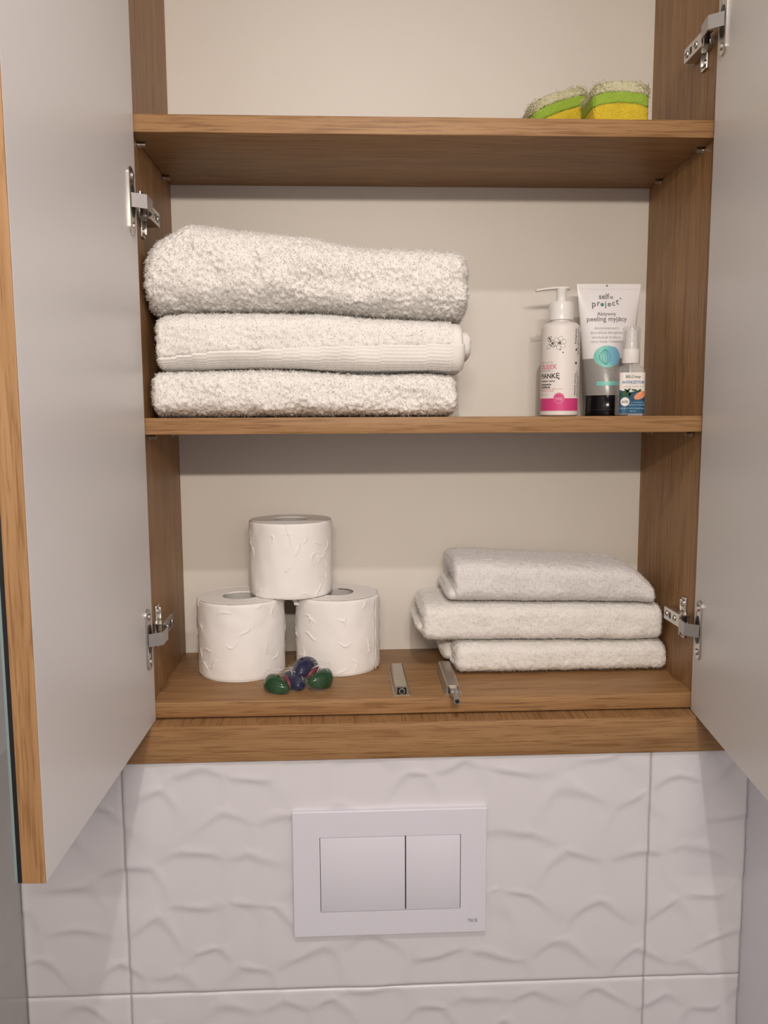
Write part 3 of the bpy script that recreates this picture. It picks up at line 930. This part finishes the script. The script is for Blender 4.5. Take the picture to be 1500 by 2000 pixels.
def pod(label, loc, rot, flipx, seed):
    Mx = Matrix.Translation(Vector(loc)) @ rot.to_4x4()
    root = tag(empty('detergent_capsule', loc), label, 'capsule', 'detergent capsules on the cabinet bottom')
    f = -1 if flipx else 1
    tag(lobe(-0.0115 * f, 0, 0.0104, 0.0190, 0.0122, 0.0040 * f, Mx, 'gel_chamber', 'gel_green', root, 0.004), 'dark green gel chamber')
    tag(lobe(0.0115 * f, 0, 0.0104, 0.0190, 0.0122, -0.0040 * f, Mx, 'gel_chamber', 'gel_blue', root, 0.004), 'dark blue gel chamber')
    tag(lobe(0.0, 0, 0.0040, 0.0120, 0.0100, 0.0, Mx, 'gel_chamber', 'gel_maroon', root, 0.004), 'maroon gel chamber')
    rg = np.random.default_rng(seed)
    n = 26
    u = np.linspace(-1, 1, n)
    U, V_ = np.meshgrid(u, u, indexing='ij')
    k = 0.0235
    w_ = 0.0006 * np.sin(U * 9 + seed) * np.cos(V_ * 8) + 0.003 * (np.abs(U) ** 6) * np.sin(V_ * 5 + seed) + 0.002 * np.abs(V_) ** 6 * np.sin(U * 6)
    P = np.stack([U * k * (1 - 0.10 * V_ ** 2), V_ * k * (1 - 0.10 * U ** 2), np.maximum(w_ + 0.0022, 0.0004)], -1)
    W = np.array([[tuple(Mx @ Vector(p)) for p in row] for row in P])
    grid_object('film', W, 'film', root)
    # stretched upper film with creases
    dome = 0.0160 * np.sqrt(np.clip(1 - (np.abs(U) ** 3.5), 0, 1) * np.clip(1 - (np.abs(V_) ** 3.5), 0, 1)) + 0.0007 * np.sin(U * 14 + V_ * 9 + seed)
    P = np.stack([U * k * 0.97, V_ * k * 0.92, 0.0024 + dome], -1)
    W = np.array([[tuple(Mx @ Vector(p)) for p in row] for row in P])
    grid_object('film', W, 'film', root)
    # pale ribbons that paint the glints along wrinkles in the gathered film
    for c in range(7):
        a0 = rg.uniform(0, math.pi); ou, ov = rg.uniform(-0.5, 0.5, 2); ln = rg.uniform(0.35, 0.8)
        row = []
        for t in np.linspace(-ln, ln, 18):
            u_ = ou + t * math.cos(a0); v_ = ov + t * math.sin(a0) + 0.05 * math.sin(9 * t + c)
            if abs(u_) > 1 or abs(v_) > 1: continue
            dm = 0.0172 * math.sqrt(max(0, 1 - abs(u_) ** 3.5) * max(0, 1 - abs(v_) ** 3.5))
            ww = 0.00045 * (1 - (t / ln) ** 2) + 0.0001
            pu, pv = -math.sin(a0) * ww, math.cos(a0) * ww
            row.append([tuple(Mx @ Vector((u_ * k * 0.97 + pu * e, v_ * k * 0.92 + pv * e, 0.0026 + dm + 0.0004 * (1 - abs(e))))) for e in (-1, 0, 1)])
        if len(row) > 3: grid_object('crease_glint', np.array(row), 'crease_glint', root)
pod('capsule lying flat, green at left and blue at right, before the toilet rolls', (-0.1590, 0.0400, Z3 + 0.0006), Matrix.Rotation(0.55, 3, 'Z') @ Matrix.Scale(1.12, 3), False, 1)
pod('capsule leaning on the flat one, blue above and green at right', (-0.1290, 0.0460, Z3 + 0.0105), Matrix.Rotation(-0.45, 3, 'Z') @ Matrix.Rotation(0.48, 3, 'Y') @ Matrix.Scale(1.12, 3), True, 2)

# ------------------------------------------------------------------ sponges
def sponge(label, cx, cy, z0, wx, ly, layers, tilt, seed, piv):
    root = tag(empty('bath_sponge', (cx, cy, z0)), label, 'sponge', 'layered sponges on the upper shelf')
    rg = np.random.default_rng(seed)
    zc = 0.0
    rc = 0.014
    ca, sa = math.cos(tilt), math.sin(tilt)
    def place(x, y, z):
        dx = x - piv
        return (cx + piv + dx * ca - z * sa, cy + y, z0 + dx * sa + z * ca)
    for name, th, m, infl, rough in layers:
        n = 88
        outline = []
        for i in range(n):
            t = 2 * math.pi * i / n
            c, s_ = math.cos(t), math.sin(t)
            outline.append((wx / 2 * math.copysign(abs(c) ** 0.30, c) * infl, ly / 2 * math.copysign(abs(s_) ** 0.30, s_) * infl))
        rows = []
        kz = 9
        prof = [(0.55, 0), (0.97, 0.0)] + [(1.0, th * k / kz) for k in range(1, kz)] + [(0.97, th)]
        if name == 'mesh_layer':
            prof = [(0.55, 0), (0.97, 0.0)] + [(1.0 - 0.10 * (k / kz) ** 3, th * k / kz) for k in range(1, kz)] + [(0.86, th)]
        prof += [(0.7, th), (0.45, th * 1.02), (0.2, th * 1.03), (0.0, th * 1.03)]
        for k, z in prof:
            row = []
            for x, y in outline:
                j = rough * rg.normal()
                bow = 0.004 * (1 - (x / (wx / 2)) ** 2)
                row.append(place(x * k * (1 + j * 8), y * k * (1 + j * 5), zc + z + j + bow * (1 if zc + z > 0.002 else 0)))
            rows.append(row)
        grid_object(name, np.array(rows), m, root, wrap=True)
        if name == 'mesh_layer':
            pts = np.array(rows[3:])
            cnt = 1500
            ii = rg.integers(0, pts.shape[0] - 2, cnt); jj = rg.integers(0, n, cnt)
            p = pts[ii, jj] + rg.normal(size=(cnt, 3)) * 0.0015
            d1 = rg.normal(size=(cnt, 3)); d1 /= np.linalg.norm(d1, axis=1, keepdims=True)
            d2 = np.cross(d1, rg.normal(size=(cnt, 3))); d2 /= np.linalg.norm(d2, axis=1, keepdims=True)
            vs = np.stack([p, p + d1 * 0.0017, p + d1 * 0.0017 + d2 * 0.0007, p + d2 * 0.0007], 1).reshape(-1, 3)
            q = np.arange(cnt * 4).reshape(-1, 4)
            tag(raw_object('coarse_fibres', vs - np.array(origin_of(root)), q, m, root, False), kind='stuff')
        zc += th
LAY = (('yellow_layer', 0.0225, 'sponge_yellow', 1.0, 0.0002), ('green_layer', 0.0115, 'sponge_green', 1.0, 0.0002), ('mesh_layer', 0.0118, 'sponge_mesh', 1.0, 0.0006))
ST = Z1 + T + 0.0004
sponge('yellow and green sponge standing level beside the right cabinet wall', 0.2095, 0.0545, ST, 0.0620, 0.050, LAY, 0.0, 61, 0.0)
sponge('tilted green and grey sponge behind and left of the level one', 0.1700, 0.1310, ST, 0.0720, 0.098, LAY, 0.32, 62, -0.036)

# ------------------------------------------------------------------ pump bottle
bx_, by_, br = 0.1722, 0.1200, 0.0229
pb = tag(empty('pump_bottle', (bx_, by_, SH2)), 'white pump bottle with a pink band and flower drawing', 'bottle')
s0 = SH2 + 0.0002
body = [(0.0190, s0), (br - 0.0012, s0 + 0.0004), (br, s0 + 0.0016), (br, s0 + 0.1040), (br - 0.0010, s0 + 0.1070), (br - 0.0042, s0 + 0.1098), (0.0130, s0 + 0.1112), (0.0120, s0 + 0.1120), (0.0120, s0 + 0.1160)]
MB().lathe(body, bx_, by_, 72).build('body', 'bottle_white', pb, smooth=40)
MB().lathe([(0.0140, s0 + 0.1135), (0.0146, s0 + 0.1142), (0.0144, s0 + 0.1335), (0.0136, s0 + 0.1345), (0.0062, s0 + 0.1350)], bx_, by_, 48).build('collar', 'pump_white', pb, smooth=40)
MB().lathe([(0.0061, s0 + 0.1340), (0.0061, s0 + 0.1475), (0.0070, s0 + 0.1490), (0.0072, s0 + 0.1506), (0.0060, s0 + 0.1520)], bx_, by_, 36).build('stem', 'pump_white', pb, smooth=40)
rings = []
for t in np.linspace(0, 1, 16):
    x = bx_ + 0.0095 - t * 0.0405
    z = s0 + 0.1510 + 0.0008 * math.sin(t * 2.4) - 0.0042 * max(0, t - 0.25) ** 1.2 - (0.0006 * max(0, (t - 0.9) / 0.1))
    hy = 0.0075 * (1 - 0.52 * t) if t > 0.12 else 0.0075 * math.sqrt(1 - (1 - t / 0.12) ** 2 * 0.75)
    hz = 0.0024 * (1 - 0.28 * t)
    rings.append([(x, by_ + hy * math.cos(a), z + hz * math.sin(a)) for a in np.linspace(0, 2 * math.pi, 20, endpoint=False)])
tag(MB().loft(rings).build('nozzle', 'pump_white', pb, smooth=60), 'long flat dispensing spout')
def cyl_label(off):
    R_ = br + off
    def fn(x, z):
        a = x / br
        return (bx_ + R_ * math.sin(a), by_ - R_ * math.cos(a), z)
    return fn
F1, F2, F3 = cyl_label(0.00012), cyl_label(0.00024), cyl_label(0.00036)
def strip(fn, a0, a1, z0, z1, n=48):
    vs, fs = [], []
    for i in range(n + 1):
        x = (a0 + (a1 - a0) * i / n) * br
        vs += [fn(x, z0), fn(x, z1)]
    for i in range(n): fs.append((2 * i, 2 * i + 2, 2 * i + 3, 2 * i + 1))
    return vs, fs
lab = MB().add(*strip(F1, -2.6, 2.6, 0.0235, 0.1215, 80)).build('label', 'label_white', pb, smooth=60)
q = MB().add(*strip(F2, -2.6, 0.92, 0.0238, 0.0385))
wrapped(q, disc(0, 0, 0.0066, rings=3), F2, -0.0065, 0.0385)
tag(q.build('pink_band', 'pink', lab, smooth=60), 'pink band with a round badge')
D0 = -1.47 * br
q = MB()
wrapped(q, text_shape('OLEJEK', 0.0076, 0.012), F2, D0, 0.0730)
wrapped(q, text_shape('do mycia twarzy, skóra sucha', 0.0026), F2, D0, 0.0488)
wrapped(q, text_shape('i wrażliwa, z malwą', 0.0026), F2, D0, 0.0465)
q.build_lines('lettering', 'pink_print', lab)
q = MB()
wrapped(q, text_shape('PIANKĘ', 0.0080, 0.020), F2, D0, 0.0622)
wrapped(q, text_shape('z kwiatem malwy', 0.0032, 0.02), F2, D0, 0.0580)
wrapped(q, text_shape('oczyszczanie', 0.0034, 0.03), F2, D0, 0.0540)
wrapped(q, text_shape('i nawilżenie', 0.0034, 0.03), F2, D0, 0.0508)
q.build_lines('lettering', 'print_black', lab)
q = MB()
wrapped(q, text_shape('zmieniający się w', 0.0028), F2, D0, 0.0702)
wrapped(q, text_shape('myjący hydrofilny', 0.0028), F2, D0, 0.0800)
wrapped(q, text_shape('pojemność 150 ml', 0.0018), F2, D0, 0.0425)
q.build_lines('lettering', 'print_soft', lab)
q = MB()
wrapped(q, text_shape('99%', 0.0050, 0.02, 'CENTER'), F3, -0.0065, 0.0360)
ringp = [(-0.0065 + 0.0058 * math.cos(t), 0.0385 + 0.0058 * math.sin(t)) for t in np.linspace(0, 2 * math.pi, 40)]
wrapped(q, stroke(ringp, 0.0005), F3)
q.build_lines('lettering', 'pink_light', lab)
# ink drawing of blossoms and small side text
q = MB()
def loop(cx, cz, rx, rz, rot, wd=0.00028):
    pts = []
    for t in np.linspace(0, 2 * math.pi, 22):
        x, y = rx * math.cos(t), rz * math.sin(t)
        pts.append((cx + x * math.cos(rot) - y * math.sin(rot), cz + x * math.sin(rot) + y * math.cos(rot)))
    wrapped(q, stroke(pts, wd), F2)
fx, fz = -0.0068, 0.1030
for k in range(6):
    a = k * math.pi / 3 + 0.3
    loop(fx + 0.0042 * math.cos(a), fz + 0.0042 * math.sin(a), 0.0036, 0.0027, a)
for k in range(9):
    a = k * 0.7
    wrapped(q, disc(fx + 0.0010 * math.cos(a) * (k % 3), fz + 0.0010 * math.sin(a) * (k % 3), 0.0008, 0.0005, 10, a), F2)
gx, gz = -0.0165, 0.1035
for k, (dx, dz, rx, rz, ro) in enumerate(((0, 0, 0.0034, 0.0022, 0.9), (-0.0034, 0.0038, 0.0028, 0.0018, -0.6), (0.0022, -0.0028, 0.0026, 0.0020, 0.2), (-0.0036, -0.0044, 0.0030, 0.0020, 0.8), (-0.0018, 0.0062, 0.0018, 0.0012, 0.4))):
    loop(gx + dx, gz + dz, rx, rz, ro, 0.00045)
wrapped(q, disc(gx + 0.0008, gz - 0.0002, 0.0013, 0.0008, 12, 0.8), F2)
wrapped(q, disc(gx - 0.0030, gz + 0.0050, 0.0016, 0.0007, 12, -0.7), F2)
wrapped(q, stroke([(gx - 0.005, gz + 0.007), (gx - 0.002, gz + 0.003), (gx + 0.001, gz), (gx + 0.003, gz - 0.004)], 0.0006), F2)
for dx, dz in ((0.0008, -0.0078), (0.0040, -0.0112)):
    wrapped(q, disc(fx + dx, fz + dz, 0.0011, 0.0006, 12, -0.6), F2)
def side_text(s, size, ang, z):
    vs, fs = text_shape(s, size, 0.012)
    q.add([F2(ang * br - y, z + x) for x, y in vs], fs)
side_text('Pielęgnacja', 0.0040, 0.66, 0.102)
side_text('Sposób użycia: na suchą', 0.0031, 0.84, 0.090)
side_text('skórę twarzy nanieść', 0.0031, 0.98, 0.090)
side_text('Składniki aktywne', 0.0036, 0.66, 0.042)
side_text('olej ze słodkich migdałów', 0.0031, 0.82, 0.040)
side_text('witamina E, ekstrakt', 0.0031, 0.96, 0.040)
side_text('producent', 0.0024, -1.62, 0.092)
wrapped(q, disc(0.66 * br, 0.0955, 0.0018, 0.0011, 12, 1.0), F2)
wrapped(q, disc(0.66 * br, 0.0800, 0.0016, 0.0016, 12, 0), F2)
q.build('drawing', 'print_black', lab)

# ------------------------------------------------------------------ squeeze tube
tx, ty = 0.2372, 0.1420
tb = tag(empty('squeeze_tube', (tx, ty, SH2)), 'white squeeze tube standing on a black cap, clear grey below', 'tube')
ZC, ZS, ZTOP = 0.0424, 0.1700, 0.1775          # cap top, seal start, tube top
def tube_half(z):
    t = min(1.0, max(0.0, (z - ZC) / (ZTOP - ZC)))
    wx = 0.0272 + (0.0397 - 0.0272) * t ** 1.05
    dy = 0.0255 * (1 - min(1, max(0, (z - ZC) / (ZS - ZC))) ** 1.35) + 0.0009
    return wx, dy
TILT = -0.0008
def tube_ring(z, sc=1.0, n=72):
    wx, dy = tube_half(z)
    return [(tx + wx * sc * math.cos(a) + TILT * (z - ZC) / 0.13, ty + dy * sc * math.sin(a), z) for a in np.linspace(0, 2 * math.pi, n, endpoint=False)]
ZM = 0.0868
MB().loft([tube_ring(z) for z in np.linspace(ZM, ZTOP, 34)]).build('body', 'tube_white', tb, smooth=60)
tag(MB().loft([tube_ring(z) for z in np.linspace(ZC, ZM, 16)]).build('clear_lower_body', 'tube_clear', tb, smooth=60), 'see-through grey lower body')
def tube_front(off):
    def fn(x, z):
        wx, dy = tube_half(z)
        u = max(-0.995, min(0.995, x / wx))
        return (tx + x + TILT * (z - ZC) / 0.13, ty - dy * math.sqrt(1 - u * u) - off, z)
    return fn
T1, T2, T3_ = tube_front(0.0003), tube_front(0.0005), tube_front(0.0008)
q = MB()
vs, fs = [], []
for i, x in enumerate(np.linspace(-0.0385, 0.0385, 30)):
    vs += [T1(x * 0.985, 0.1712), T1(x * 0.985, 0.1770)]
for i in range(29): fs.append((2 * i, 2 * i + 2, 2 * i + 3, 2 * i + 1))
q.add(vs, fs).build('crimped_seal', 'tube_white', tb)
MB().lathe([(0.0245, s0), (0.0262, s0 + 0.0008), (0.0264, s0 + 0.0020), (0.0262, s0 + 0.0238), (0.0254, s0 + 0.0250)], tx, ty, 64).build('cap', 'cap_black', tb, smooth=40)
MB().lathe([(0.02655, s0 + 0.0072), (0.02665, s0 + 0.0075), (0.02655, s0 + 0.0078)], tx, ty, 64, close=False).build('cap_seam', 'steel_dark', tb, smooth=40)
lx = -0.0045
q = MB()
wrapped(q, text_shape('self', 0.0094, 0.010, 'RIGHT'), T1, lx + 0.0035, 0.1592)
wrapped(q, text_shape('ie', 0.0066, 0.004), T1, lx + 0.0042, 0.1594)
for ch, dx, dz, sz in (('p', -0.0180, 0.1497, 0.0105), ('r', -0.0118, 0.1508, 0.0098), ('j', -0.0020, 0.1500, 0.0098), ('e', 0.0012, 0.1500, 0.0095), ('c', 0.0066, 0.1510, 0.0098), ('t', 0.0118, 0.1525, 0.0105)):
    wrapped(q, text_shape(ch, sz, 0.012), T1, lx + dx, dz)
wrapped(q, disc(lx - 0.0052, 0.1522, 0.0021), T1)
wrapped(q, disc(-0.0030, 0.1752, 0.0011), T2)
wrapped(q, text_shape('®', 0.0035), T1, lx + 0.0165, 0.1585)
q.build_lines('lettering', 'print_grey', tb)
q = MB()
wrapped(q, disc(lx - 0.0052, 0.1522, 0.0013), T3_)
q.build('logo_dot', 'teal_dark', tb)
q = MB()
wrapped(q, text_shape('Aktywny', 0.0064, 0.004, 'CENTER'), T1, -0.0050, 0.1388)
wrapped(q, text_shape('peeling myjący', 0.0082, 0.006, 'CENTER'), T1, -0.0045, 0.1320)
q.build_lines('lettering', 'print_grey', tb)
q = MB()
for s_, z in (('#oczyszcza pory', 0.1222), ('#zmiękcza #wygładza', 0.1166), ('#redukuje # sebum', 0.1110), ('cera tłusta i mieszana', 0.1058)):
    wrapped(q, text_shape(s_, 0.0044, 0.0, 'CENTER'), T1, -0.0055, z)
wrapped(q, text_shape('Niacynamid', 0.0042, 0.004, 'CENTER'), T1, -0.0040, 0.0735)
wrapped(q, text_shape('węgiel aktywny, ryż', 0.0042, 0.004, 'CENTER'), T1, -0.0040, 0.0690)
wrapped(q, text_shape('200 ml', 0.0036, 0.0), T1, -0.0190, 0.0600)
q.build_lines('lettering', 'print_soft', tb)
q = MB(); wrapped(q, disc(-0.0065, 0.0890, 0.0155, 0.0132, 36, 0.0, 4), T1)
em = tag(q.build('emblem', 'teal', tb), 'turquoise and blue leaf emblem')
q = MB(); wrapped(q, disc(0.0005, 0.0895, 0.0084, 0.0116, 28, 0.1, 3), T2); q.build('leaf_half', 'blue_leaf', em)
q = MB()
for k in range(5):
    o = -0.0060 + k * 0.0026
    wrapped(q, stroke([(-0.0085 + o * (1 - (f * 2 - 1) ** 2) * 1.25, 0.0790 + f * 0.0190) for f in np.linspace(0, 1, 14)], 0.0007), T3_)
q.build('leaf_veins', 'teal_dark', em)
q = MB()
vs, fs = [], []
for i, x in enumerate(np.linspace(-0.0190, 0.0090, 16)): vs += [T1(x, 0.0540), T1(x, 0.0592)]
for i in range(15): fs.append((2 * i, 2 * i + 2, 2 * i + 3, 2 * i + 1))
q.add(vs, fs).build('teal_bar', 'teal', tb)

# ------------------------------------------------------------------ small spray bottle
sx_, sy_ = 0.2432, 0.0760
sb = tag(empty('spray_bottle', (sx_, sy_, SH2)), 'small clear antiseptic spray bottle with a blue and white label', 'bottle')
def rrect(hw, hd, r, z, n=7):
    pts = []
    for cx, cy, a0 in ((hw - r, hd - r, 0), (-hw + r, hd - r, 90), (-hw + r, -hd + r, 180), (hw - r, -hd + r, 270)):
        for k in range(n):
            a = math.radians(a0 + 90 * k / (n - 1))
            pts.append((sx_ + cx + r * math.cos(a), sy_ + cy + r * math.sin(a), z))
    return pts
rings = [rrect(0.0140, 0.0100, 0.006, s0), rrect(0.0154, 0.0114, 0.007, s0 + 0.0012), rrect(0.0156, 0.0116, 0.0072, s0 + 0.004), rrect(0.0156, 0.0116, 0.0072, s0 + 0.0490), rrect(0.0148, 0.0110, 0.0075, s0 + 0.0535), rrect(0.0122, 0.0098, 0.0080, s0 + 0.0565), rrect(0.0092, 0.0092, 0.0080, s0 + 0.0582), rrect(0.0086, 0.0086, 0.0080, s0 + 0.0630)]
MB().loft(rings).build('body', 'clear_plastic', sb, smooth=45)
MB().lathe([(0.0098, s0 + 0.0600), (0.0100, s0 + 0.0604), (0.0100, s0 + 0.0755), (0.0094, s0 + 0.0760), (0.0078, s0 + 0.0762), (0.0076, s0 + 0.0830), (0.0074, s0 + 0.0970), (0.0066, s0 + 0.0978), (0.0020, s0 + 0.0978)], sx_, sy_, 40).build('spray_head', 'pump_white', sb, smooth=40)
MB().lathe([(0.0099, s0 + 0.0764), (0.0098, s0 + 0.1000), (0.0090, s0 + 0.1012), (0.0010, s0 + 0.1013)], sx_, sy_, 40, close=False).build('overcap', 'clear_plastic', sb, smooth=40)
MB().cyl((sx_, sy_, s0 + 0.003), (sx_, sy_, s0 + 0.060), 0.0016, n=12).build('dip_tube', 'pump_white', sb, smooth=40)
yl = sy_ - 0.0116
def lab_fn(off):
    def fn(x, z):
        e = abs(x) - 0.0084
        y = yl - off
        xx = x
        if e > 0:
            a = min(1.2, e / 0.0072)
            y = yl + 0.0072 - (0.0072 + off) * math.cos(a)
            xx = math.copysign(0.0084 + (0.0072 + off) * math.sin(a), x)
        return (sx_ + xx, y, z)
    return fn
S1, S2, S3 = lab_fn(0.00015), lab_fn(0.0003), lab_fn(0.0005)
def panel(fn, x0, x1, z0, z1, n=30):
    vs, fs = [], []
    for x in np.linspace(x0, x1, n): vs += [fn(x, z0), fn(x, z1)]
    for i in range(n - 1): fs.append((2 * i, 2 * i + 2, 2 * i + 3, 2 * i + 1))
    return vs, fs
sl = MB().add(*panel(S1, -0.0162, 0.0162, s0 + 0.0022, s0 + 0.0492)).build('label', 'label_white', sb, smooth=60)
q = MB()
vs, fs = [], []
xs_ = np.linspace(-0.0162, 0.0162, 40)
for x in xs_:
    top = s0 + 0.0275 + 0.0012 * math.sin(x * 260) - 0.06 * x
    for k in range(5): vs.append(S2(x, s0 + 0.0024 + (top - s0 - 0.0024) * k / 4))
for i in range(39):
    for k in range(4): fs.append((i * 5 + k, (i + 1) * 5 + k, (i + 1) * 5 + k + 1, i * 5 + k + 1))
q.add(vs, fs).build('blue_field', 'label_blue', sl, smooth=60)
q = MB()
random.seed(4)
for k in range(22):
    x = random.uniform(-0.0150, 0.0080); z = s0 + 0.0270 + random.uniform(-0.004, 0.0030) - abs(x) * 0.05
    wrapped(q, disc(x, z, random.uniform(0.0020, 0.0036), random.uniform(0.0006, 0.0011), 12, random.uniform(0, 3.1)), S3)
q.build('leaf_picture', 'leaf_green', sl)
q = MB()
wrapped(q, disc(0.0080, s0 + 0.0232, 0.0078, 0.0040, 24, 0.45, 2), lab_fn(0.0006))
q.build('papaya_picture', 'papaya', sl)
q = MB()
wrapped(q, disc(-0.0092, s0 + 0.0160, 0.0050, None, 28, 0, 2), S3)
q.build('round_badge', 'label_white', sl)
q = MB()
wrapped(q, text_shape('60%', 0.0042, 0.01, 'CENTER'), lab_fn(0.0007), -0.0092, s0 + 0.0145)
wrapped(q, text_shape('way', 0.0044, 0.02), S2, 0.0012, s0 + 0.0430)
q.build_lines('lettering', 'print_grey', sl)
q = MB()
wrapped(q, text_shape('BELO', 0.0044, 0.02, 'RIGHT'), S2, 0.0009, s0 + 0.0430)
q.build_lines('lettering', 'print_green', sl)
q = MB()
wrapped(q, text_shape('АНТИСЕПТИК', 0.0043, 0.016, 'CENTER', space=0.85), S2, 0.0, s0 + 0.0365)
q.build_lines('lettering', 'print_blue', sl)
q = MB()
wrapped(q, text_shape('для рук и кожи тела', 0.0024, 0.0, 'CENTER'), S2, 0.0, s0 + 0.0325)
q.build_lines('lettering', 'print_soft', sl)
q = MB()
wrapped(q, text_shape('с экстрактом', 0.0025, 0.0, 'CENTER'), S3, 0.0055, s0 + 0.0145)
wrapped(q, text_shape('алоэ и папайи', 0.0030, 0.006, 'CENTER'), S3, 0.0055, s0 + 0.0115)
wrapped(q, text_shape('спрей антибактериальный', 0.0024, 0.006, 'CENTER'), S3, 0.0, s0 + 0.0078)
wrapped(q, text_shape('50 мл', 0.0026, 0.006, 'CENTER'), S3, 0.0, s0 + 0.0045)
q.build_lines('lettering', 'print_sky', sl)
